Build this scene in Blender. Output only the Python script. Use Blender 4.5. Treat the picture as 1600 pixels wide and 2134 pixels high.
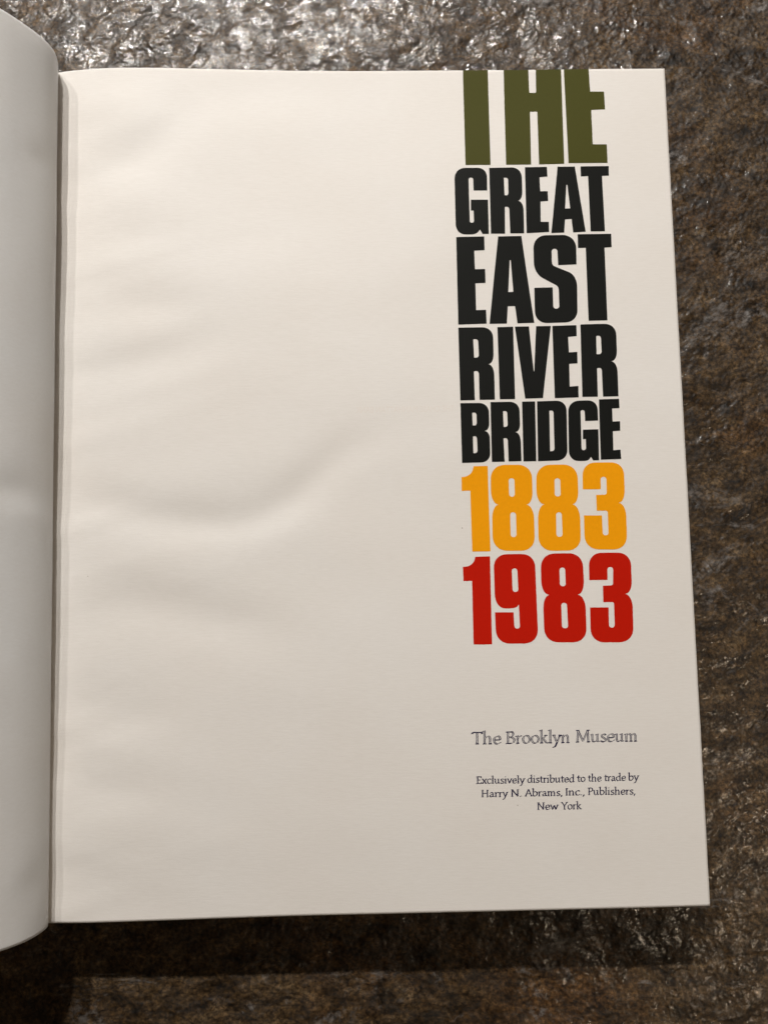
import bpy, math, numpy as np
from mathutils import Matrix, Vector
from mathutils.geometry import delaunay_2d_cdt

S = bpy.context.scene
for o in list(bpy.data.objects): bpy.data.objects.remove(o)
COL = S.collection

# ------------------------------------------------------------------ camera
# metres; the title page lies at z = 0, the stone about 28 mm below it
CAM_H = 0.26517
TILT, SIDE, ROLL = math.radians(5.23410), math.radians(-0.78114), math.radians(-1.04170)
F_PX, PW, PH = 1604.0, 1600.0, 2134.0
ROT = Matrix.Rotation(ROLL, 3, 'Z') @ Matrix.Rotation(SIDE, 3, 'Y') @ Matrix.Rotation(TILT, 3, 'X')
cam_d = bpy.data.cameras.new("camera")
cam_d.sensor_fit = 'VERTICAL'; cam_d.sensor_height = 24.0
cam_d.lens = 24.0 * F_PX / PH
cam_d.clip_start = 0.005; cam_d.clip_end = 20
cam = bpy.data.objects.new("camera", cam_d); COL.objects.link(cam)
cam.matrix_world = Matrix.Translation((0, 0, CAM_H)) @ ROT.to_4x4()
S.camera = cam

# ------------------------------------------------------------------ light
S.view_settings.view_transform = 'Standard'; S.view_settings.look = 'None'
S.view_settings.exposure = 0.0; S.view_settings.gamma = 1.0
W = bpy.data.worlds.new("World"); S.world = W; W.use_nodes = True
W.node_tree.nodes['Background'].inputs[0].default_value = (1.0, 0.86, 0.72, 1)
W.node_tree.nodes['Background'].inputs[1].default_value = 0.008
STONE = -0.0285
def lamp(name, loc, watts, col=(1.0, .955, .90), r=0.011):
    d = bpy.data.lights.new(name, 'POINT'); d.energy = watts; d.color = col; d.shadow_soft_size = r
    o = bpy.data.objects.new(name, d); COL.objects.link(o); o.location = loc
# a row of three ceiling bulbs behind the far edge of the book, and a weaker one to the right
lamp("ceiling_lamp", (-0.42, 0.845, 0.865), 10.6)
lamp("ceiling_lamp", (-0.20, 0.860, 0.865), 28.5)
lamp("ceiling_lamp", (-0.02, 0.860, 0.865), 25.0)
lamp("ceiling_lamp", (0.66, -0.47, 0.80), 6.5, (1.0, .80, .58), 0.012)

# ------------------------------------------------------------------ helpers
def pix(x, y, z=0.0):
    """point of the plane z seen at photo pixel (x, y)"""
    d = ROT @ Vector(((x - PW/2) / F_PX, -(y - PH/2) / F_PX, -1.0))
    k = (z - CAM_H) / d.z
    return d.x * k, d.y * k

def link(name, me, mat, parent=None, **props):
    o = bpy.data.objects.new(name, me); COL.objects.link(o)
    if mat: me.materials.append(mat)
    if parent: o.parent = parent
    for k, v in props.items(): o[k] = v
    return o

def grid_mesh(name, P, smooth=True, mask=None):
    """P: (rows, cols, 3) array"""
    r, c = P.shape[:2]
    idx = np.arange(r * c).reshape(r, c)
    q = np.stack([idx[:-1, :-1], idx[:-1, 1:], idx[1:, 1:], idx[1:, :-1]], -1).reshape(-1, 4)
    V = P.reshape(-1, 3)
    if mask is not None:
        q = q[mask.reshape(-1)]
        used = np.unique(q); remap = np.full(r * c, -1); remap[used] = np.arange(len(used))
        q = remap[q]; V = V[used]
    me = bpy.data.meshes.new(name)
    me.vertices.add(len(V)); me.vertices.foreach_set('co', V.astype(np.float32).ravel())
    me.loops.add(q.size); me.loops.foreach_set('vertex_index', q.astype(np.int32).ravel())
    me.polygons.add(len(q)); me.polygons.foreach_set('loop_start', np.arange(0, q.size, 4, dtype=np.int32))
    me.update(calc_edges=True)
    if smooth: me.polygons.foreach_set('use_smooth', np.ones(len(q), bool))
    return me

def catmull(pts, n):
    p = np.array(pts, float); p = np.vstack([2*p[0]-p[1], p, 2*p[-1]-p[-2]])
    out = []
    for i in range(1, len(p) - 2):
        t = np.linspace(0, 1, n, endpoint=False)[:, None]
        a, b, c, d = p[i-1], p[i], p[i+1], p[i+2]
        out.append(.5*((2*b) + (-a+c)*t + (2*a-5*b+4*c-d)*t**2 + (-a+3*b-3*c+d)*t**3))
    out.append(p[-2][None]); return np.vstack(out)

RNG = np.random.RandomState(7)
LAT = RNG.rand(512, 512)
def vnoise(x, y, ox=0):
    x = np.asarray(x, float) + 200.37 + ox; y = np.asarray(y, float) + 211.91 + 1.7*ox
    xi = np.floor(x).astype(int); yi = np.floor(y).astype(int); fx = x - xi; fy = y - yi
    fx = fx*fx*fx*(fx*(fx*6-15)+10); fy = fy*fy*fy*(fy*(fy*6-15)+10)
    a = LAT[yi % 512, xi % 512]; b = LAT[yi % 512, (xi+1) % 512]
    c = LAT[(yi+1) % 512, xi % 512]; d = LAT[(yi+1) % 512, (xi+1) % 512]
    return (a + (b-a)*fx) + ((c + (d-c)*fx) - (a + (b-a)*fx))*fy - .5

# ------------------------------------------------------------------ materials
def mat(name):
    m = bpy.data.materials.new(name); m.use_nodes = True
    nt = m.node_tree; return m, nt, nt.nodes['Principled BSDF']
def node(nt, t, **kw):
    n = nt.nodes.new(t)
    for k, v in kw.items():
        if hasattr(n, k): setattr(n, k, v)
    return n
def noise(nt, vec, scale, detail=4, rough=.55, dist=0.0):
    n = node(nt, 'ShaderNodeTexNoise'); n.inputs['Scale'].default_value = scale
    n.inputs['Detail'].default_value = detail; n.inputs['Roughness'].default_value = rough
    n.inputs['Distortion'].default_value = dist
    nt.links.new(vec, n.inputs['Vector']); return n
def ramp(nt, fac, stops):
    r = node(nt, 'ShaderNodeValToRGB'); e = r.color_ramp.elements
    while len(e) < len(stops): e.new(.5)
    for el, (p, c) in zip(e, stops): el.position = p; el.color = (*c, 1) if len(c) == 3 else c
    nt.links.new(fac, r.inputs[0]); return r
def mixc(nt, fac, a, b, mode='MIX'):
    n = node(nt, 'ShaderNodeMix'); n.data_type = 'RGBA'; n.blend_type = mode
    for s, v in ((n.inputs[0], fac), (n.inputs[6], a), (n.inputs[7], b)):
        if isinstance(v, (int, float)): s.default_value = v
        elif isinstance(v, tuple): s.default_value = (*v, 1)
        else: nt.links.new(v, s)
    return n.outputs[2]

def paper_mat(name, col, transl=.12):
    m, nt, b = mat(name)
    tc = node(nt, 'ShaderNodeTexCoord').outputs['Object']
    mp = node(nt, 'ShaderNodeMapping'); mp.inputs['Scale'].default_value = (1, 7, 3)
    nt.links.new(tc, mp.inputs[0])
    fib = noise(nt, mp.outputs[0], 260, 5, .7)
    blotch = noise(nt, tc, 22, 3, .5)
    grain = noise(nt, tc, 2600, 2, .6)
    c1 = ramp(nt, blotch.outputs[0], [(.35, tuple(v*.985 for v in col)), (.65, (col[0]*1.0, col[1]*1.01, col[2]*1.02))])
    c2 = ramp(nt, fib.outputs[0], [(.3, (.952, .948, .94)), (.7, (1, 1, 1))])
    c = mixc(nt, 1.0, c1.outputs[0], c2.outputs[0], 'MULTIPLY')
    # a few dark flecks in the stock
    sp = node(nt, 'ShaderNodeTexVoronoi'); sp.inputs['Scale'].default_value = 62
    nt.links.new(tc, sp.inputs['Vector'])
    dot = ramp(nt, sp.outputs['Distance'], [(.008, (1, 1, 1)), (.014, (0, 0, 0))])
    sel = node(nt, 'ShaderNodeSeparateColor'); nt.links.new(sp.outputs['Color'], sel.inputs[0])
    gt = node(nt, 'ShaderNodeMath'); gt.operation = 'GREATER_THAN'; gt.inputs[1].default_value = .8
    nt.links.new(sel.outputs[0], gt.inputs[0])
    mu = node(nt, 'ShaderNodeMath'); mu.operation = 'MULTIPLY'
    nt.links.new(dot.outputs[0], mu.inputs[0]); nt.links.new(gt.outputs[0], mu.inputs[1])
    c = mixc(nt, mu.outputs[0], c, (.3, .26, .2))
    nt.links.new(c, b.inputs['Base Color'])
    b.inputs['Roughness'].default_value = .54; b.inputs['Specular IOR Level'].default_value = .34
    add = node(nt, 'ShaderNodeMath'); add.operation = 'ADD'
    g2 = node(nt, 'ShaderNodeMath'); g2.operation = 'MULTIPLY'; g2.inputs[1].default_value = .35
    nt.links.new(grain.outputs[0], g2.inputs[0])
    nt.links.new(fib.outputs[0], add.inputs[0]); nt.links.new(g2.outputs[0], add.inputs[1])
    bp = node(nt, 'ShaderNodeBump'); bp.inputs['Strength'].default_value = .7; bp.inputs['Distance'].default_value = .00006
    nt.links.new(add.outputs[0], bp.inputs['Height']); nt.links.new(bp.outputs[0], b.inputs['Normal'])
    tr = node(nt, 'ShaderNodeBsdfTranslucent'); nt.links.new(c, tr.inputs[0])
    mx = node(nt, 'ShaderNodeMixShader'); mx.inputs[0].default_value = transl
    nt.links.new(b.outputs[0], mx.inputs[1]); nt.links.new(tr.outputs[0], mx.inputs[2])
    nt.links.new(mx.outputs[0], nt.nodes['Material Output'].inputs[0])
    return m

def ink_mat(name, col, rough=.42, spec=.45):
    m, nt, b = mat(name)
    tc = node(nt, 'ShaderNodeTexCoord').outputs['Object']
    n1 = noise(nt, tc, 900, 4, .65); n2 = noise(nt, tc, 60, 3, .5)
    c = ramp(nt, n1.outputs[0], [(.3, tuple(v*.93 for v in col)), (.7, tuple(min(1, v*1.05) for v in col))])
    c = mixc(nt, n2.outputs[0], c.outputs[0], tuple(min(1, v*1.04) for v in col))
    nt.links.new(c, b.inputs['Base Color'])
    b.inputs['Roughness'].default_value = rough; b.inputs['Specular IOR Level'].default_value = spec
    bp = node(nt, 'ShaderNodeBump'); bp.inputs['Strength'].default_value = .5; bp.inputs['Distance'].default_value = .00005
    nt.links.new(n1.outputs[0], bp.inputs['Height']); nt.links.new(bp.outputs[0], b.inputs['Normal'])
    return m

M_PAGE = paper_mat("title_page_paper", (.89, .855, .815))
M_LEAF = paper_mat("left_page_paper", (.94, .935, .93), .42)
M_OLIVE = ink_mat("olive_ink", (.064, .064, .013), .6, .08)
M_BLACK = ink_mat("black_ink", (.0085, .009, .008), .55, .08)
M_ORANGE = ink_mat("orange_ink", (.87, .34, .003), .6, .06)
M_RED = ink_mat("red_ink", (.50, .010, .002), .6, .06)
M_NAVY = ink_mat("navy_ink", (.032, .028, .065), .6, .2)
M_COVER = ink_mat("dark_cover_card", (.012, .014, .02), .35, .5)
def ghost_mat():
    m, nt, b = mat("show_through")
    b.inputs['Base Color'].default_value = (.835, .785, .735, 1); b.inputs['Roughness'].default_value = .7
    b.inputs['Specular IOR Level'].default_value = .25
    return m
M_GHOST = ghost_mat()

def block_mat():
    m, nt, b = mat("page_block_paper")
    tc = node(nt, 'ShaderNodeTexCoord').outputs['Object']
    mp = node(nt, 'ShaderNodeMapping'); mp.inputs['Scale'].default_value = (3, 3, 900); nt.links.new(tc, mp.inputs[0])
    n = noise(nt, mp.outputs[0], 9, 3, .6)
    c = ramp(nt, n.outputs[0], [(.35, (.5, .46, .4)), (.65, (.8, .76, .7))])
    nt.links.new(c.outputs[0], b.inputs['Base Color']); b.inputs['Roughness'].default_value = .8
    return m
M_BLOCK = block_mat()

def stone_mat():
    m, nt, b = mat("sealed_slate")
    tc = node(nt, 'ShaderNodeTexCoord').outputs['Object']
    mp = node(nt, 'ShaderNodeMapping'); mp.inputs['Rotation'].default_value = (0, 0, .5)
    mp.inputs['Scale'].default_value = (1, 1.7, 1); nt.links.new(tc, mp.inputs[0]); v = mp.outputs[0]
    big = noise(nt, v, 13, 5, .6, .3); mid = noise(nt, v, 95, 6, .68, .4); fine = noise(nt, tc, 700, 4, .7)
    c1 = ramp(nt, mid.outputs[0], [(.30, (.004, .0024, .001)), (.44, (.031, .018, .0075)), (.60, (.070, .044, .021)), (.75, (.145, .102, .058))])
    c2 = ramp(nt, fine.outputs[0], [(.34, (.25, .22, .2)), (.5, (.95, .95, .95)), (.66, (2.0, 1.9, 1.75))])
    c = mixc(nt, 1.0, c1.outputs[0], c2.outputs[0], 'MULTIPLY')
    # ochre and rust fields
    f = ramp(nt, big.outputs[0], [(.52, (0, 0, 0)), (.68, (1, 1, 1))])
    rust = mixc(nt, 1.0, c, (1.2, .98, .75), 'MULTIPLY')
    c = mixc(nt, f.outputs[0], c, rust)
    # pale blue-grey mineral scuffs
    g = noise(nt, v, 30, 6, .7, 1.2); gm = ramp(nt, g.outputs[0], [(.57, (0, 0, 0)), (.70, (1, 1, 1))])
    g2 = noise(nt, tc, 300, 3, .6); gm2 = ramp(nt, g2.outputs[0], [(.42, (0, 0, 0)), (.6, (1, 1, 1))])
    mu = node(nt, 'ShaderNodeMath'); mu.operation = 'MULTIPLY'
    nt.links.new(gm.outputs[0], mu.inputs[0]); nt.links.new(gm2.outputs[0], mu.inputs[1])
    c = mixc(nt, mu.outputs[0], c, (.20, .185, .175))
    # hairline cracks and pits
    ck = noise(nt, v, 55, 4, .6, .8); cr = ramp(nt, ck.outputs[0], [(.485, (1, 1, 1)), (.499, (.25, .22, .2)), (.503, (.25, .22, .2)), (.517, (1, 1, 1))])
    c = mixc(nt, .8, c, cr.outputs[0], 'MULTIPLY')
    nt.links.new(c, b.inputs['Base Color'])
    r = ramp(nt, noise(nt, tc, 160, 4, .6).outputs[0], [(.35, (.42,)*3), (.65, (.68,)*3)])
    nt.links.new(r.outputs[0], b.inputs['Roughness'])
    b.inputs['Specular IOR Level'].default_value = .45; b.inputs['Coat IOR'].default_value = 1.5
    sh = ramp(nt, noise(nt, tc, 130, 5, .65).outputs[0], [(.42, (.0,)*3), (.60, (.8,)*3)])
    nt.links.new(sh.outputs[0], b.inputs['Coat Weight'])
    b.inputs['Coat Roughness'].default_value = .085
    bp = node(nt, 'ShaderNodeBump'); bp.inputs['Strength'].default_value = 1.0; bp.inputs['Distance'].default_value = .0002
    h = noise(nt, tc, 520, 6, .62, .3); nt.links.new(h.outputs[0], bp.inputs['Height'])
    nt.links.new(bp.outputs[0], b.inputs['Normal']); nt.links.new(bp.outputs[0], b.inputs['Coat Normal'])
    return m
M_STONE = stone_mat()

# ------------------------------------------------------------------ stone
def stone_height(X, Y):
    m = 1000.0
    x = X*m*.88 + Y*m*.48; y = -X*m*.48 + Y*m*.88          # cleavage runs aslant
    wx = 3.0*vnoise(x/14, y/14, 3); wy = 3.0*vnoise(x/14, y/14, 9)
    x2, y2 = x+wx, (y+wy)*1.35
    h = 1.6*vnoise(x/42, y/30, 1)
    rid = 1 - np.abs(2*vnoise(x2/15, y2/13, 5))
    h += .5*(rid-.6)
    h += .52*vnoise(x2/6.5, y2/6.5, 11) + .26*vnoise(x2/3.1, y2/3.1, 17)
    rid2 = 1 - np.abs(2*vnoise(x2/2.4, y2/2.4, 23)); h += .17*(rid2-.6)
    # rougher and smoother patches
    k = .55 + 1.1*np.clip(vnoise(x/26, y/20, 61)+.5, 0, 1)
    h += k*(.16*vnoise(x/1.5, y/1.3, 29) + .13*vnoise(x/.8, y/.75, 37))
    return h/m
def axis(a, b, step, lo, hi):
    core = list(np.arange(a, b, step)); s = step; L = []; p = a
    while p > lo: s = min(s*1.25, .02); p -= s; L.append(p)
    s = step; Rr = []; p = core[-1]
    while p < hi: s = min(s*1.25, .02); p += s; Rr.append(p)
    return np.array(L[::-1] + core + Rr)
xs = axis(-.165, .170, .00042, -.9, .9); ys = axis(-.185, .235, .00042, -.9, .9)
X, Y = np.meshgrid(xs, ys)
Z = STONE + np.minimum(stone_height(X, Y), .0022)
inside = (X > -.10) & (X < .095) & (Y > -.092) & (Y < .150)
Z = np.where((X > -.118) & (X < .1105) & (Y > -.1095) & (Y < .186), np.minimum(Z, STONE+.0006), Z)
keep = ~(inside[:-1, :-1] & inside[1:, 1:])
# under the book only a handful of faces are needed; close the opening with one quad further below
me = grid_mesh("stone_ground", np.stack([X, Y, Z], -1), True, keep)
stone = link("stone_ground", me, M_STONE, kind="structure", label="rough dark brown sealed stone with glossy clefts under the open book")

# ------------------------------------------------------------------ book
book = bpy.data.objects.new("book", None); COL.objects.link(book); book.location = (0, 0, 0)
book['label'] = "open paperback book with white title page and tall olive, black, orange and red title"
book['category'] = "book"

YT, YB, XR, XG = .18594, -.10906, .1099, -.1125
def sm(a, b, x): t = np.clip((x-a)/(b-a), 0, 1); return t*t*(3-2*t)
def smooth_interp(x, xp, fp, w=3.0):
    t = np.arange(-130, 130, .25); f = np.interp(t, xp, fp); k = np.exp(-.5*(np.arange(-40, 41)*.25/w)**2); k /= k.sum()
    g = np.convolve(np.pad(f, 40, 'edge'), k, 'valid'); a = np.clip((t+108)/12, 0, 1)      # keep the gutter itself crisp
    return np.interp(x, t, f*(1-a)+g*a)
def zpage(x, y):
    """height of the title page, metres"""
    x = np.asarray(x, float)*1000; y = np.asarray(y, float)*1000
    top = smooth_interp(x, [-112.5, -110.9, -108, -103, -96, -88.8, -76, -62.4, -50, -36.6, -20, 0, 110], [-.6, .3, .9, 1.7, 2.5, 2.9, 2.75, 2.1, 1.6, 1.0, .4, 0, 0])
    bot = smooth_interp(x, [-112.5, -110, -100, -70, -38, 0, 110], [-2.1, -1.8, -1.1, -.5, -.2, 0, 0])
    k = sm(-110, 190, y); z = bot*(1-k) + top*k
    def P(px, py): a, b = pix(px, py); return a*1000, b*1000
    def g(px, py, sx, sy, a, rot=0):
        cx, cy = P(px, py); dx, dy = x-cx, y-cy; c, s = math.cos(rot), math.sin(rot)
        u, v = dx*c+dy*s, -dx*s+dy*c
        return a*np.exp(-.5*((u/sx)**2+(v/sy)**2))
    def arc(pts, w, amp):
        """soft step following a polyline: low above it, rising below it (catches the lamps)"""
        q = catmull([P(*p) for p in pts], 6); best = np.full(x.shape, 1e9); sd = np.zeros(x.shape); tt = np.zeros(x.shape)
        n = len(q)-1
        for i in range(n):
            ax, ay = q[i]; bx, by = q[i+1]; ex, ey = bx-ax, by-ay; L = ex*ex+ey*ey
            t = np.clip(((x-ax)*ex+(y-ay)*ey)/L, 0, 1); dx, dy = x-ax-t*ex, y-ay-t*ey
            d = np.hypot(dx, dy); m = d < best
            sd = np.where(m, np.sign(ex*(y-ay)-ey*(x-ax))*d, sd); tt = np.where(m, (i+t)/n, tt); best = np.minimum(best, d)
        fade = np.sin(np.pi*np.clip(tt*.9+.05, 0, 1))**1.0
        return -amp*fade*np.exp(-.5*(best/w)**2)
    # the swooping dent left of the middle
    z = z + arc([(150, 1030), (280, 1065), (400, 1088), (520, 1085), (620, 1030), (700, 955), (790, 915)], 4.8, 1.0)
    z = z + g(440, 985, 22, 7, .35, .15) + g(470, 1140, 24, 8, .3, .2) + g(280, 1180, 16, 7, .22, -.2) + g(300, 905, 20, 5, .2, .1)
    z = z + arc([(120, 400), (220, 370), (330, 300), (420, 210)], 6.0, .85)
    z = z + arc([(130, 665), (230, 650), (330, 640), (430, 625)], 5.2, .5)
    z = z + arc([(140, 790), (250, 770), (380, 735), (480, 700)], 5.5, .75)
    z = z + arc([(140, 510), (230, 500), (330, 500)], 5.2, .42)
    z = z + arc([(150, 1290), (260, 1270), (420, 1300), (560, 1290)], 6, .5) + arc([(140, 1480), (240, 1500), (360, 1480)], 6, .5) + arc([(140, 1640), (210, 1660), (330, 1650)], 5, .45) + arc([(200, 1235), (320, 1245), (480, 1290), (620, 1320)], 6, .4)
    z = z + arc([(250, 200), (420, 215), (600, 190), (760, 215)], 6, .25) + arc([(700, 880), (850, 900), (960, 890)], 8, .25)
    z = z + g(860, 970, 40, 14, -.25, .1) + g(600, 1330, 50, 10, -.2) + g(1250, 1050, 40, 18, .15)
    # cockling that dies away from the gutter
    d = np.exp(-(x+112)/34.0)
    z = z + d*(.80*vnoise(x/60, (y+.35*x+7*vnoise(y/40, x/80, 71))/13, 2) + .28*vnoise(x/40, (y-.3*x)/6, 8))
    z = z + .9*vnoise(x/75, y/42, 4)*sm(112, 60, x) + .18*vnoise(x/30, y/16, 6)
    return z/1000

# title page: a sheet bent by zpage, with real thickness
nx, ny = 300, 390
gx = np.concatenate([np.linspace(XG, -.06, 90)[:-1], np.linspace(-.06, XR, nx-89)])
U, V = np.meshgrid(gx, np.linspace(0, 1, ny))
def y_bottom(x): return YB - .0011*sm(-.02, -.112, x)
def y_top(x): return YT + 0*x
Yp = y_bottom(U)*(1-V) + y_top(U)*V
def wobble(v): return .00006*vnoise(v*60, v*0+3, 40)
Xp = U + np.where(U > XR-.0001, wobble(V), 0)
me = grid_mesh("title_page", np.stack([Xp, Yp, zpage(Xp, Yp)], -1))
page = link("title_page", me, M_PAGE, book, label="white right-hand page carrying the book title")
sol = page.modifiers.new("thickness", 'SOLIDIFY'); sol.thickness = .00018; sol.offset = -1

# pages under it
def slab(name, x0, x1, y0, y1, z0, ztop, mat_, parent, n=40, bevel=0, **kw):
    gx = np.linspace(x0, x1, n); gy = np.linspace(y0, y1, n)
    Xs, Ys = np.meshgrid(gx, gy); Zt = ztop(Xs, Ys); Zb = np.full_like(Xs, z0)
    V = np.concatenate([np.stack([Xs, Ys, Zt], -1).reshape(-1, 3), np.stack([Xs, Ys, Zb], -1).reshape(-1, 3)])
    N = n*n; F = []
    I = lambda r, c: r*n+c
    for r in range(n-1):
        for c in range(n-1):
            F.append((I(r, c), I(r, c+1), I(r+1, c+1), I(r+1, c)))
            F.append((N+I(r, c), N+I(r+1, c), N+I(r+1, c+1), N+I(r, c+1)))
    for k in range(n-1):
        F.append((I(0, k), N+I(0, k), N+I(0, k+1), I(0, k+1)))
        F.append((I(n-1, k+1), N+I(n-1, k+1), N+I(n-1, k), I(n-1, k)))
        F.append((I(k+1, 0), N+I(k+1, 0), N+I(k, 0), I(k, 0)))
        F.append((I(k, n-1), N+I(k, n-1), N+I(k+1, n-1), I(k+1, n-1)))
    me = bpy.data.meshes.new(name); me.from_pydata(V.tolist(), [], F); me.update()
    return link(name, me, mat_, parent, **kw)
zb = STONE + .0008
slab("page_block", -.1118, XR-.0003, YB+.0003, YT-.0003, zb+.0008, lambda a, b: zpage(a, b)-.0007, M_BLOCK, book, 70,
     label="thick block of cream pages under the title page")
slab("back_cover", -.1150, XR+.0001, YB-.0001, YT+.0001, zb, lambda a, b: a*0+zb+.0006, M_COVER, book, 6)
# curved spine card
prof = catmull([(-114.9, zb*1000+.3), (-116.3, zb*1000+3), (-116.9, -16), (-116.6, -8), (-115.0, -3), (-113.6, -1.5)], 8)
ysp = np.linspace(YB, YT, 30)
Psp = np.array([[(p[0]/1000, y, p[1]/1000) for p in prof] for y in ysp])
sp = link("spine", grid_mesh("spine", Psp), M_COVER, book); s_ = sp.modifiers.new("thickness", 'SOLIDIFY'); s_.thickness = .0005

def leaf(name, top, bot, mat_, off=0.0, relief=True, thick=.00016, ny=300, n=14, **kw):
    T = catmull([(a-off, b) for a, b in top], n); B = catmull([(a-off, b) for a, b in bot], n)
    vs = np.linspace(0, 1, ny); P = np.zeros((ny, len(T), 3))
    for i, v in enumerate(vs):
        k = v**1.15; c = B*(1-k) + T*k
        P[i, :, 0] = c[:, 0]/1000; P[i, :, 2] = c[:, 1]/1000
        P[i, :, 1] = (YB-.0004)*(1-v) + YT*v
    if relief:   # dents pressed along the sheet normal
        t = np.gradient(P, axis=1); nrm = np.stack([t[..., 2], 0*t[..., 0], -t[..., 0]], -1)
        nrm /= np.linalg.norm(nrm, axis=-1, keepdims=True)
        seg = np.cumsum(np.linalg.norm(np.diff(P, axis=1, prepend=P[:, :1]), axis=-1), axis=1)*1000
        yy = P[..., 1]*1000
        def G(s0, y0, ss, sy, a): return a*np.exp(-.5*(((seg-s0)/ss)**2+((yy-y0)/sy)**2))
        def yrow(py): return pix(100, py, .012)[1]*1000
        d = .35*vnoise(seg/22, yy/30, 50) + .12*vnoise(seg/9, yy/12, 55)
        d *= sm(4, 16, seg)
        d += G(29, yrow(1028), 7, 4.2, -.8) + G(19, yrow(1046), 4, 2.6, -.22) + G(24, yrow(1062), 6, 4, .22)
        d += G(22, yrow(350), 4, 3, -.4) + G(19, yrow(1850), 4, 4, -.35) + G(24, yrow(1800), 6, 9, .12)
        P += nrm*(d/1000)[..., None]
    o = link(name, grid_mesh(name, P), mat_, book, **kw)
    m = o.modifiers.new("thickness", 'SOLIDIFY'); m.thickness = thick
    return o
TOPP = [(-113.2, -4), (-111.9, -1), (-109.6, 4.0), (-108.0, 9.7), (-108.0, 14.6), (-109.5, 19.6), (-113.0, 26.2), (-117.2, 32.2), (-126, 42), (-142, 54), (-165, 64), (-195, 69), (-230, 66), (-262, 56), (-290, 40)]
BOTP = [(-113.2, -6), (-111.9, -4), (-109.6, -1.5), (-108.0, 1.6), (-107.9, 5.0), (-108.9, 9.3), (-111.3, 14.0), (-115.6, 19.0), (-126, 29), (-142, 41), (-165, 51), (-195, 56), (-230, 54), (-262, 44), (-290, 30)]
leaf("left_page", TOPP, BOTP, M_LEAF, label="blank left-hand page curling up out of the gutter")
leaf("endpaper", [(a-1.6-.02*max(0, -108-a), b-2.0-.09*max(0, -112-a)) for a, b in TOPP], [(a-1.6-.02*max(0, -108-a), b-2.0-.09*max(0, -112-a)) for a, b in BOTP], M_LEAF, 0, False, ny=60)
CP = [(-117.4, -14), (-118.5, -22), (-124, -25.5), (-140, -26.0), (-190, -25.5), (-260, -25), (-340, -24.5)]
leaf("front_cover", CP, CP, M_COVER, 0, False, .0006, 30)

# ------------------------------------------------------------------ print on the page
def corner(poly):
    """(x, y[, r_in[, r_out]]) -> smooth outline"""
    out = []; n = len(poly)
    for i, p in enumerate(poly):
        r1 = p[2] if len(p) > 2 else 2.2; r2 = p[3] if len(p) > 3 else r1
        c = np.array(p[:2], float); a = np.array(poly[i-1][:2], float)-c; b = np.array(poly[(i+1) % n][:2], float)-c
        la, lb = np.linalg.norm(a), np.linalg.norm(b)
        r1, r2 = min(r1, la*.5 if len(poly[i-1]) > 2 else la*.96), min(r2, lb*.5 if len(poly[(i+1) % n]) > 2 else lb*.96)
        s, e = c+a/la*r1, c+b/lb*r2
        k = 3 if max(r1, r2) < 4 else 9
        h = .60        # close to a circular arc
        for t in np.linspace(0, 1, k):
            q1, q2 = s+(c-s)*h, e+(c-e)*h
            out.append(tuple((1-t)**3*s + 3*(1-t)**2*t*q1 + 3*(1-t)*t*t*q2 + t**3*e))
    return out

PRINT_LIFT = .00005
def ink(name, polys, holes, mat_, parent, step=None, lift=PRINT_LIFT, **kw):
    """polys, holes: outlines in photo pixels on the page; triangulated as one flat print that follows the paper"""
    V, Fc, neg = [], [], set()
    for k, pl in enumerate(list(polys)+list(holes)):
        w = [pix(*q, z=.0) for q in pl]
        w = [(a, min(b, YT-.00003)) for a, b in w]
        if sum(w[i-1][0]*w[i][1]-w[i][0]*w[i-1][1] for i in range(len(w))) < 0: w = w[::-1]
        if step:                                           # short edges, so that the outline hugs the paper
            w2 = []
            for i, (a, b) in enumerate(w):
                c, d = w[(i+1) % len(w)]; n = max(1, int(math.hypot(c-a, d-b)*1000/1.2))
                w2 += [(a+(c-a)*j/n, b+(d-b)*j/n) for j in range(n)]
            w = w2
        ids = list(range(len(V), len(V)+len(w))); V += [Vector((a*1000, b*1000)) for a, b in w]; Fc.append(ids)
        if k >= len(polys): neg.add(k)
    if step:
        A = np.array([tuple(v) for v in V]); lo, hi = A.min(0), A.max(0)
        for a in np.arange(lo[0]+step/2, hi[0], step):
            for b in np.arange(lo[1]+step/2, hi[1], step): V.append(Vector((a+.013*math.sin(b*9), b+.013*math.sin(a*7))))
    vo, eo, fo, ov, oe, of = delaunay_2d_cdt(V, [], Fc, 0, 1e-5)
    F = [f for f, src in zip(fo, of) if src and not any(s in neg for s in src)]
    A = np.array([tuple(v) for v in vo])/1000
    z = zpage(A[:, 0], A[:, 1]) + lift
    used = sorted({i for f in F for i in f}); rm = {u: i for i, u in enumerate(used)}
    me = bpy.data.meshes.new(name)
    me.from_pydata([(A[i, 0], A[i, 1], z[i]) for i in used], [], [tuple(rm[i] for i in f) for f in F]); me.update()
    if len(me.polygons) and sum(p.normal.z for p in me.polygons) < 0: me.flip_normals()
    me.polygons.foreach_set('use_smooth', np.ones(len(me.polygons), bool))
    q = np.array([A[i] for i in used]); e = .0006          # the print shades exactly like the paper under it
    gxn = (zpage(q[:, 0]+e, q[:, 1])-zpage(q[:, 0]-e, q[:, 1]))/(2*e); gyn = (zpage(q[:, 0], q[:, 1]+e)-zpage(q[:, 0], q[:, 1]-e))/(2*e)
    nn = np.stack([-gxn, -gyn, np.ones(len(q))], -1); nn /= np.linalg.norm(nn, axis=1, keepdims=True)
    me.normals_split_custom_set_from_vertices(nn.tolist())
    return link(name, me, mat_, parent, **kw)

def sc(polys, ox, oy, s): return [[(ox+a/s, oy+b/s) for a, b in corner(p)] for p in polys]
C1 = (930, 130, 3.8805); C2 = (930, 660, 3.9024); C3 = (930, 1130, 3.9024)

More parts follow.
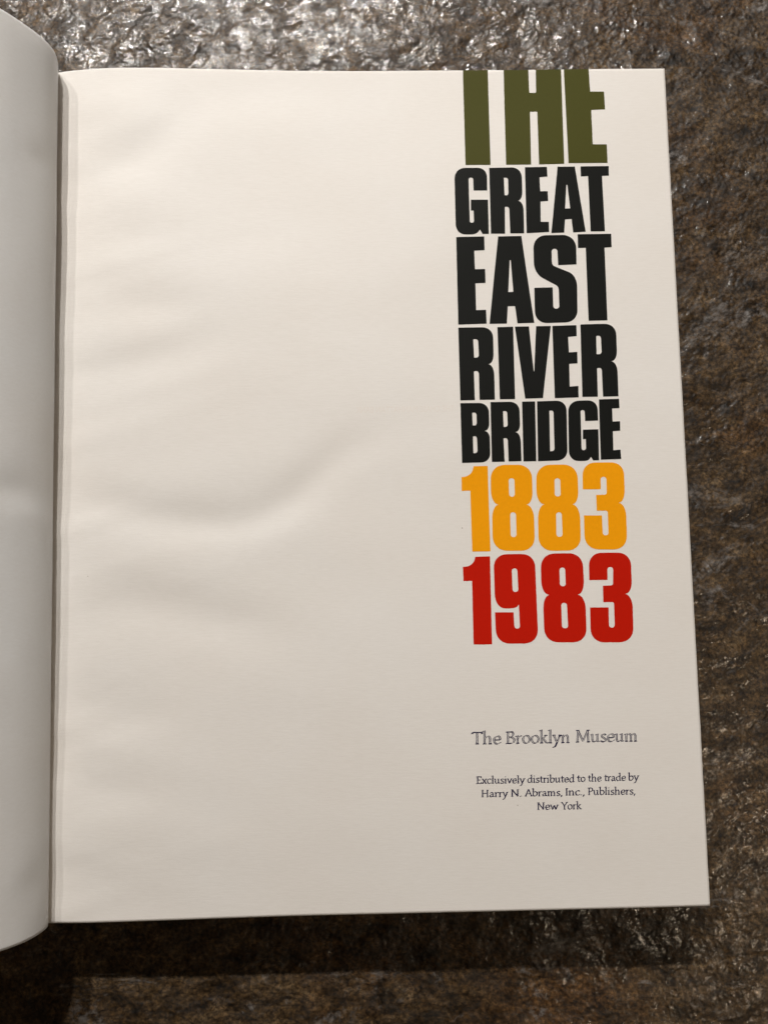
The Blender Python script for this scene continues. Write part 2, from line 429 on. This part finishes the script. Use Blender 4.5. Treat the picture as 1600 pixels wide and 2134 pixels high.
THE = [[(132, 40), (333, 40), (355, 833), (153, 833)],
  [(461, 40), (660, 40), (669, 246, 8), (724, 246, 8), (720, 40), (924, 40), (950, 822), (746, 828), (733, 398, 8), (674, 398, 8), (682, 830), (480, 832)],
  [(946, 40), (1146, 40), (1160, 238), (1271, 238, 5), (1280, 382), (1168, 386), (1181, 664), (1294, 664), (1301, 813), (985, 817)]]
GREAT = [[(62, 857, 90), (326, 855, 80), (328, 1040), (218, 1040), (214, 934, 18), (177, 936, 18), (188, 1301, 18), (222, 1299, 18), (218, 1202), (196, 1202), (196, 1114), (334, 1114), (341, 1390), (290, 1390), (270, 1354, 3), (240, 1393, 40), (76, 1395, 85)],
  [(344, 857), (605, 851, 85), (613, 1120, 75, 42), (572, 1122), (620, 1124, 46, 80), (626, 1385), (514, 1386), (505, 1170, 28), (470, 1172, 6), (472, 1388), (358, 1388)],
  [(632, 851), (810, 848), (814, 926), (750, 932), (756, 1045), (816, 1044), (820, 1124), (758, 1128), (760, 1292), (825, 1292), (828, 1374), (646, 1384)],
  [(896, 846), (1036, 844), (1124, 1370), (1022, 1376), (1010, 1268), (956, 1272), (950, 1378), (846, 1382)],
  [(1082, 842), (1310, 838), (1312, 916), (1256, 918), (1280, 1366), (1164, 1368), (1143, 920), (1084, 924)]]
GREAT_H = [[(462, 936, 5), (496, 936, 22), (499, 1078, 22), (468, 1078, 5)], [(967, 992), (975, 992), (998, 1182), (957, 1184)]]
EAST = [[(78, 1414), (304, 1410), (308, 1520), (224, 1524), (230, 1672), (312, 1670), (316, 1782), (234, 1786), (240, 2002), (320, 2000), (325, 2112), (96, 2120)],
  [(416, 1410), (604, 1406), (710, 2106), (574, 2110), (554, 1970), (496, 1972), (488, 2112), (348, 2114)],
  [(699, 1402, 105), (1046, 1394, 115), (1050, 1634), (902, 1640), (894, 1506, 24), (848, 1510, 24), (852, 1640, 30, 20), (1054, 1722, 70, 90), (1060, 2100, 100), (716, 2110, 100), (710, 1822), (858, 1818), (864, 1992, 24), (912, 1990, 24), (906, 1812, 30, 20), (708, 1706, 75, 90)],
  [(1058, 1390), (1330, 1386), (1334, 1494), (1276, 1498), (1300, 2086), (1148, 2090), (1124, 1500), (1062, 1502)]]
EAST_H = [[(511, 1600), (519, 1600), (540, 1854), (500, 1856)]]
RIVER = [[(96, 88), (378, 84, 90), (384, 385, 85, 46), (336, 387), (386, 390, 48, 90), (392, 676), (268, 678), (262, 442, 26), (222, 444, 8), (230, 680), (112, 682)],
  [(414, 84), (542, 80), (556, 672), (432, 674)],
  [(556, 80), (670, 78), (708, 445), (712, 445), (728, 76), (848, 74), (782, 664), (638, 668)],
  [(860, 74), (1055, 68), (1058, 158), (988, 164), (994, 290), (1062, 286), (1064, 380), (996, 384), (1000, 570), (1070, 564), (1072, 658), (878, 664)],
  [(1088, 62, 8), (1376, 56, 95), (1386, 361, 85, 50), (1334, 363), (1386, 366, 50, 90), (1396, 648), (1270, 652), (1260, 416, 26), (1222, 418, 8), (1228, 652), (1102, 654)]]
RIVER_H = [[(218, 182, 6), (257, 182, 22), (263, 332, 22), (224, 334, 6)], [(1216, 156, 8), (1253, 154, 24), (1261, 304, 24), (1219, 306, 6)]]
BRIDGE = [[(112, 704), (342, 702, 80), (348, 928, 65, 40), (308, 930), (350, 933, 42, 65), (356, 1184, 75), (126, 1190)],
  [(356, 696), (590, 692, 80), (598, 938, 70, 42), (556, 940), (600, 943, 44, 80), (608, 1176), (504, 1178), (496, 988, 24), (462, 990, 6), (472, 1180), (368, 1182)],
  [(612, 692), (718, 690), (728, 1176), (624, 1178)],
  [(734, 690), (972, 682, 85), (982, 1168, 85), (742, 1176)],
  [(986, 686, 90), (1224, 680, 80), (1230, 846), (1124, 850), (1120, 761, 16), (1087, 761, 16), (1096, 1087, 18), (1132, 1085, 18), (1130, 996), (1106, 998), (1106, 920), (1232, 916), (1238, 1168), (1190, 1170), (1172, 1140, 3), (1150, 1174, 35), (993, 1174, 85)],
  [(1236, 674), (1400, 668), (1404, 744), (1344, 748), (1348, 854), (1408, 850), (1410, 928), (1350, 932), (1354, 1086), (1412, 1082), (1418, 1158), (1252, 1164)]]
BRIDGE_H = [[(208, 782, 5), (242, 780, 24), (246, 884, 24), (212, 886, 5)], [(214, 974, 5), (246, 972, 24), (252, 1108, 24), (218, 1112, 5)],
  [(458, 770, 5), (491, 768, 22), (497, 896, 22), (463, 898, 5)], [(834, 766, 5), (867, 764, 22), (876, 1092, 22), (840, 1096, 5)]]
Y1883 = [[(218, 1216), (334, 1214), (358, 1908), (210, 1910), (194, 1414), (124, 1416), (122, 1304), (212, 1296, 75, 70)],
  [(358, 1206, 115), (692, 1204, 115), (702, 1523, 105, 56), (648, 1528), (710, 1534, 62, 115), (720, 1904, 115), (378, 1902, 115), (370, 1535, 115, 56), (424, 1528), (362, 1521, 62, 115)],
  [(728, 1206, 115), (1060, 1202, 115), (1073, 1521, 105, 54), (1020, 1526), (1082, 1532, 62, 115), (1094, 1902, 115), (750, 1904, 115), (742, 1534, 115, 56), (798, 1526), (732, 1521, 62, 115)],
  [(1102, 1188, 105), (1438, 1184, 105), (1448, 1508, 100, 54), (1396, 1514), (1456, 1520, 62, 110), (1468, 1894, 115), (1124, 1892, 115), (1116, 1616), (1262, 1616), (1270, 1778, 23), (1316, 1778, 23), (1308, 1576, 20), (1220, 1578), (1214, 1450), (1300, 1446, 14), (1296, 1302, 23), (1250, 1304, 23), (1252, 1404), (1106, 1404)]]
Y1883_H = [[(504, 1314, 23), (552, 1314, 23), (556, 1464, 23), (510, 1464, 23)], [(518, 1590, 24), (564, 1590, 24), (570, 1792, 24), (522, 1792, 24)],
  [(876, 1314, 23), (922, 1314, 23), (928, 1462, 23), (880, 1462, 23)], [(890, 1590, 24), (936, 1590, 24), (944, 1790, 24), (894, 1790, 24)]]
Y1983 = [[(234, 118), (354, 114), (370, 830), (220, 832), (208, 314), (138, 316), (134, 200), (224, 194, 70, 70)],
  [(382, 98, 110), (718, 94, 110), (746, 822, 115), (404, 826, 115), (394, 570), (545, 570), (552, 702, 22), (597, 702, 22), (588, 506, 3), (566, 538, 24, 60), (396, 540, 110, 120)],
  [(766, 92, 115), (1106, 88, 115), (1120, 421, 110, 54), (1064, 426), (1128, 433, 62, 115), (1140, 814, 115), (796, 814, 115), (784, 434, 115, 55), (838, 428), (772, 421, 60, 115)],
  [(1156, 86, 105), (1494, 84, 105), (1508, 412, 100, 54), (1448, 420), (1510, 427, 62, 110), (1520, 812, 115), (1172, 816, 115), (1166, 530), (1316, 530), (1320, 694, 23), (1367, 694, 23), (1360, 486, 16), (1274, 488), (1270, 354), (1352, 350, 14), (1354, 202, 24), (1306, 202, 24), (1308, 306), (1160, 308)]]
Y1983_H = [[(531, 212, 23), (576, 212, 23), (584, 404, 23), (538, 404, 23)], [(918, 206, 23), (964, 206, 23), (970, 358, 23), (922, 358, 23)], [(932, 492, 24), (978, 492, 24), (988, 700, 24), (938, 700, 24)]]
for polys, holes, cr, m_, lab in (
    (THE, [], C1, M_OLIVE, "olive green word THE cut off by the top edge of the page"),
    (GREAT, GREAT_H, C1, M_BLACK, "black word GREAT"), (EAST, EAST_H, C1, M_BLACK, "black word EAST"),
    (RIVER, RIVER_H, C2, M_BLACK, "black word RIVER"), (BRIDGE, BRIDGE_H, C2, M_BLACK, "black word BRIDGE"),
    (Y1883, Y1883_H, C2, M_ORANGE, "orange year 1883"), (Y1983, Y1983_H, C3, M_RED, "red year 1983")):
    ink("title_word", sc(polys, *cr), sc(holes, *cr), m_, page, 2.0, label=lab)

# --- small serif type, drawn with a broad nib
GL = {
 'a': (.92, ['c', (.17, .78), (.38, .95), (.6, .85), (.64, .6)], ['l', (.64, .62), (.64, .15), (.82, .06)], ['c', (.64, .58), (.36, .5), (.13, .28), (.2, .08), (.4, .05), (.64, .24)]),
 'b': (1.02, ['l', (.2, 1.6), (.2, .1)], ['c', (.2, .72), (.5, .94), (.84, .76), (.88, .42), (.66, .08), (.4, .03), (.2, .14)], ['l', (.02, 1.54), (.2, 1.58)]),
 'c': (.86, ['c', (.76, .84), (.5, .96), (.2, .76), (.12, .45), (.25, .12), (.5, .03), (.8, .2)]),
 'd': (1.08, ['c', (.78, .84), (.5, .94), (.2, .75), (.12, .4), (.3, .07), (.5, .05), (.78, .25)], ['l', (.8, 1.6), (.8, .1), (.98, .08)], ['l', (.62, 1.54), (.8, 1.58)]),
 'e': (.92, ['l', (.14, .5), (.78, .52)], ['c', (.78, .52), (.72, .85), (.48, .96), (.2, .78), (.12, .45), (.25, .12), (.5, .03), (.82, .2)]),
 'h': (1.1, ['l', (.22, 1.6), (.22, .05)], ['l', (.04, 1.54), (.22, 1.58)], ['c', (.22, .66), (.45, .9), (.66, .93), (.8, .72)], ['l', (.8, .75), (.8, .05)], 's.22', 's.80'),
 'i': (.5, ['l', (.22, .95), (.22, .05)], ['l', (.04, .88), (.22, .92)], 's.22', ['l', (.2, 1.38), (.25, 1.42)]),
 'k': (1.0, ['l', (.22, 1.6), (.22, .05)], ['l', (.04, 1.54), (.22, 1.58)], ['l', (.22, .42), (.72, .93)], ['l', (.38, .56), (.8, .06), (.98, .06)], 's.22', 't.70'),
 'l': (.5, ['l', (.22, 1.6), (.22, .05)], ['l', (.04, 1.54), (.22, 1.58)], 's.22'),
 'm': (1.56, ['l', (.22, .95), (.22, .05)], ['l', (.04, .88), (.22, .92)], ['c', (.22, .68), (.42, .9), (.6, .92), (.73, .72)], ['l', (.73, .75), (.73, .05)], ['c', (.73, .68), (.94, .9), (1.12, .92), (1.25, .72)], ['l', (1.25, .75), (1.25, .05)], 's.22', 's.73', 's1.25'),
 'n': (1.1, ['l', (.22, .95), (.22, .05)], ['l', (.04, .88), (.22, .92)], ['c', (.22, .66), (.45, .9), (.66, .93), (.8, .72)], ['l', (.8, .75), (.8, .05)], 's.22', 's.80'),
 'o': (1.0, ['c'] + [(.5+.38*math.sin(t*math.pi/6), .5+.46*math.cos(t*math.pi/6)) for t in range(13)]),
 'r': (.7, ['l', (.22, .95), (.22, .05)], ['l', (.04, .88), (.22, .92)], ['c', (.22, .62), (.4, .88), (.64, .9)], 's.22'),
 's': (.76, ['c', (.62, .85), (.4, .96), (.18, .82), (.25, .6), (.5, .44), (.65, .25), (.5, .05), (.3, .03), (.1, .15)]),
 't': (.64, ['l', (.28, 1.25), (.28, .22)], ['c', (.28, .25), (.38, .06), (.6, .12)], ['l', (.06, .93), (.58, .93)]),
 'u': (1.08, ['l', (.2, .93), (.2, .3)], ['c', (.2, .32), (.3, .08), (.5, .06), (.78, .28)], ['l', (.78, .95), (.78, .1), (.95, .07)], ['l', (.04, .9), (.2, .93)], ['l', (.62, .9), (.78, .93)]),
 'v': (.9, ['l', (.12, .93), (.44, .06), (.78, .93)], 't.12', 't.78'),
 'w': (1.4, ['l', (.12, .93), (.42, .06), (.7, .88), (.98, .06), (1.28, .93)], 't.12', 't1.28'),
 'x': (.9, ['l', (.12, .93), (.76, .06)], ['l', (.75, .93), (.12, .06)], 't.12', 't.75', 's.12', 's.76'),
 'y': (.9, ['l', (.12, .93), (.46, .1)], ['c', (.8, .93), (.46, .05), (.26, -.42), (.05, -.48)], 't.12', 't.80'),
 'A': (1.26, ['l', (.12, .05), (.62, 1.46), (1.14, .05)], ['l', (.3, .52), (.92, .52)], 's.12', 's1.14'),
 'B': (1.12, ['l', (.25, 1.42), (.25, .05)], ['c', (.25, 1.42), (.72, 1.4), (.84, 1.1), (.6, .82), (.25, .78)], ['c', (.55, .8), (.93, .6), (.9, .2), (.6, .05), (.25, .05)], ['l', (.06, 1.42), (.3, 1.42)], ['l', (.06, .05), (.3, .05)]),
 'E': (1.02, ['l', (.25, 1.42), (.25, .05)], ['l', (.06, 1.42), (.84, 1.42), (.87, 1.24)], ['l', (.25, .76), (.72, .76)], ['l', (.06, .05), (.88, .05), (.93, .28)]),
 'H': (1.42, ['l', (.28, 1.42), (.28, .05)], ['l', (1.12, 1.42), (1.12, .05)], ['l', (.28, .76), (1.12, .76)], 's.28', 's1.12', 'T.28', 'T1.12'),
 'I': (.56, ['l', (.27, 1.42), (.27, .05)], 's.27', 'T.27'),
 'M': (1.72, ['l', (.22, .05), (.3, 1.42), (.85, .15), (1.38, 1.42), (1.46, .05)], 's.22', 's1.46', 'T.25', 'T1.42'),
 'N': (1.42, ['l', (.25, .05), (.25, 1.42), (1.15, .1), (1.15, 1.42)], 's.25', 'T.22', 'T1.15'),
 'P': (1.0, ['l', (.25, 1.42), (.25, .05)], ['c', (.25, 1.42), (.7, 1.4), (.88, 1.08), (.68, .72), (.25, .66)], 's.25', ['l', (.06, 1.42), (.3, 1.42)]),
 'T': (1.15, ['l', (.06, 1.26), (.1, 1.42), (1.06, 1.42), (1.1, 1.28)], ['l', (.58, 1.42), (.58, .05)], 's.58'),
 'Y': (1.15, ['l', (.12, 1.42), (.6, .72), (1.06, 1.42)], ['l', (.6, .72), (.6, .05)], 's.60', 'T.12', 'T1.06'),
 '.': (.42, ['l', (.14, .05), (.26, .13)]), ',': (.42, ['l', (.13, .06), (.24, .12)], ['l', (.22, .08), (.12, -.2)]),
}
def hull(pts):
    pts = sorted(set((round(a, 5), round(b, 5)) for a, b in pts))
    def half(ps):
        h = []
        for p in ps:
            while len(h) > 1 and (h[-1][0]-h[-2][0])*(p[1]-h[-2][1])-(h[-1][1]-h[-2][1])*(p[0]-h[-2][0]) <= 0: h.pop()
            h.append(p)
        return h
    return half(pts)[:-1] + half(pts[::-1])[:-1]
def nib(w, t, ang=24):
    c, s = math.cos(math.radians(ang)), math.sin(math.radians(ang))
    return [(a*c-b*s, a*s+b*c) for a, b in ((-w/2, -t/2), (w/2, -t/2), (w/2, t/2), (-w/2, t/2))]
def stroke(pts, n):
    return [hull([(p[0]+a, p[1]+b) for a, b in n] + [(q[0]+a, q[1]+b) for a, b in n]) for p, q in zip(pts[:-1], pts[1:])]
def word(text, x0, x1, base0, base1, size, w=.185, t=.075, inline=False):
    """photo-crop pixels: left, right, baseline at both ends, x-height"""
    adv = sum(GL[c][0] for c in text); pos, neg = [], []
    k = (x1-x0)/(adv-.1); cx = 0
    N, Ni = nib(w, t), nib(w*.24, t*.4)
    for c in text:
        P, Q = [], []
        for st in GL[c][1:]:
            if isinstance(st, str):
                h, a = st[0], float(st[1:]); yy = {'s': .04, 't': .95, 'T': 1.43}[h]
                P += stroke([(a-.13, yy), (a+.15, yy)], nib(.12, .085)); continue
            pts = st[1:]
            if st[0] == 'c': pts = [tuple(q) for q in catmull(pts, 4)]
            P += stroke(pts, N)
            if inline and max(q[1] for q in pts)-min(q[1] for q in pts) > .25 and len(pts) > 1:
                cut = pts if st[0] == 'l' else pts[1:-1]
                ins = [(a, min(max(b, .13), 1.34 if c.isupper() else 9)) for a, b in cut]
                Q += stroke(ins, Ni)
        f = lambda pl: [(x0+(cx+a-.05)*k, base0+(base1-base0)*((cx+a)/adv)-b*size) for a, b in pl]
        pos += [f(p) for p in P]; neg += [f(p) for p in Q if len(p) > 2]; cx += GL[c][0]
    return pos, neg
def line(words, label, **kw):
    ps, ns = [], []
    for wd in words:
        p, n = word(*wd, **kw); ps += p; ns += n
    g = lambda L: [[(960+a/4.1026, 1500+b/4.1026) for a, b in p] for p in L]
    return ink("text_line", g(ps), g(ns), M_NAVY, page, None, label=label)
line([("The", 95, 342, 208, 207, 71), ("Brooklyn", 386, 930, 204, 196, 71), ("Museum", 980, 1508, 192, 184, 71)], "small dark blue open-face line reading The Brooklyn Museum", w=.22, t=.06, inline=True)
line([("Exclusively", 133, 541, 545, 541, 42), ("distributed", 567, 968, 537, 532, 42), ("to", 992, 1060, 529, 528, 42), ("the", 1085, 1198, 527, 525, 42), ("trade", 1224, 1406, 523, 520, 42), ("by", 1428, 1515, 518, 517, 42)],
     "small dark blue line reading Exclusively distributed to the trade by", w=.205, t=.085)
line([("Harry", 173, 397, 660, 657, 42), ("N.", 426, 518, 656, 655, 42), ("Abrams,", 548, 866, 653, 648, 42), ("Inc.,", 890, 1056, 645, 643, 42), ("Publishers,", 1083, 1490, 641, 637, 42)],
     "small dark blue line reading Harry N. Abrams, Inc., Publishers,", w=.205, t=.085)
line([("New", 650, 827, 768, 766, 42), ("York", 858, 1026, 764, 762, 42)], "small dark blue line reading New York", w=.205, t=.085)

# very faint reversed print showing through from the back of the leaf
def ghost(text, px0, px1, py, hgt):
    cu = bpy.data.curves.new("tmp", 'FONT'); cu.body = text; cu.size = 1.0; cu.resolution_u = 2
    ob = bpy.data.objects.new("tmp", cu); COL.objects.link(ob)
    me = bpy.data.meshes.new_from_object(ob.evaluated_get(bpy.context.evaluated_depsgraph_get()))
    bpy.data.objects.remove(ob)
    co = np.array([v.co[:2] for v in me.vertices]); lo, hi = co.min(0), co.max(0)
    me.materials.clear()
    for v, c in zip(me.vertices, co):
        u = 1-(c[0]-lo[0])/(hi[0]-lo[0]); w = (c[1]-lo[1])/(hi[1]-lo[1])
        a, b = pix(px0+u*(px1-px0), py-.015*u*(px1-px0)-w*hgt); v.co = (a, b, float(zpage(a, b))+.00003)
    me.update()
    if len(me.polygons) and me.polygons[0].normal.z < 0: me.flip_normals()
    link("show_through_print", me, M_GHOST, page, label="very faint reversed print showing through the paper")
ghost("THE CHASE MANHATTAN BANK", 742, 946, 861, 13)

# render settings kept modest
S.cycles.max_bounces = 8
S.cycles.sample_clamp_indirect = 4.0
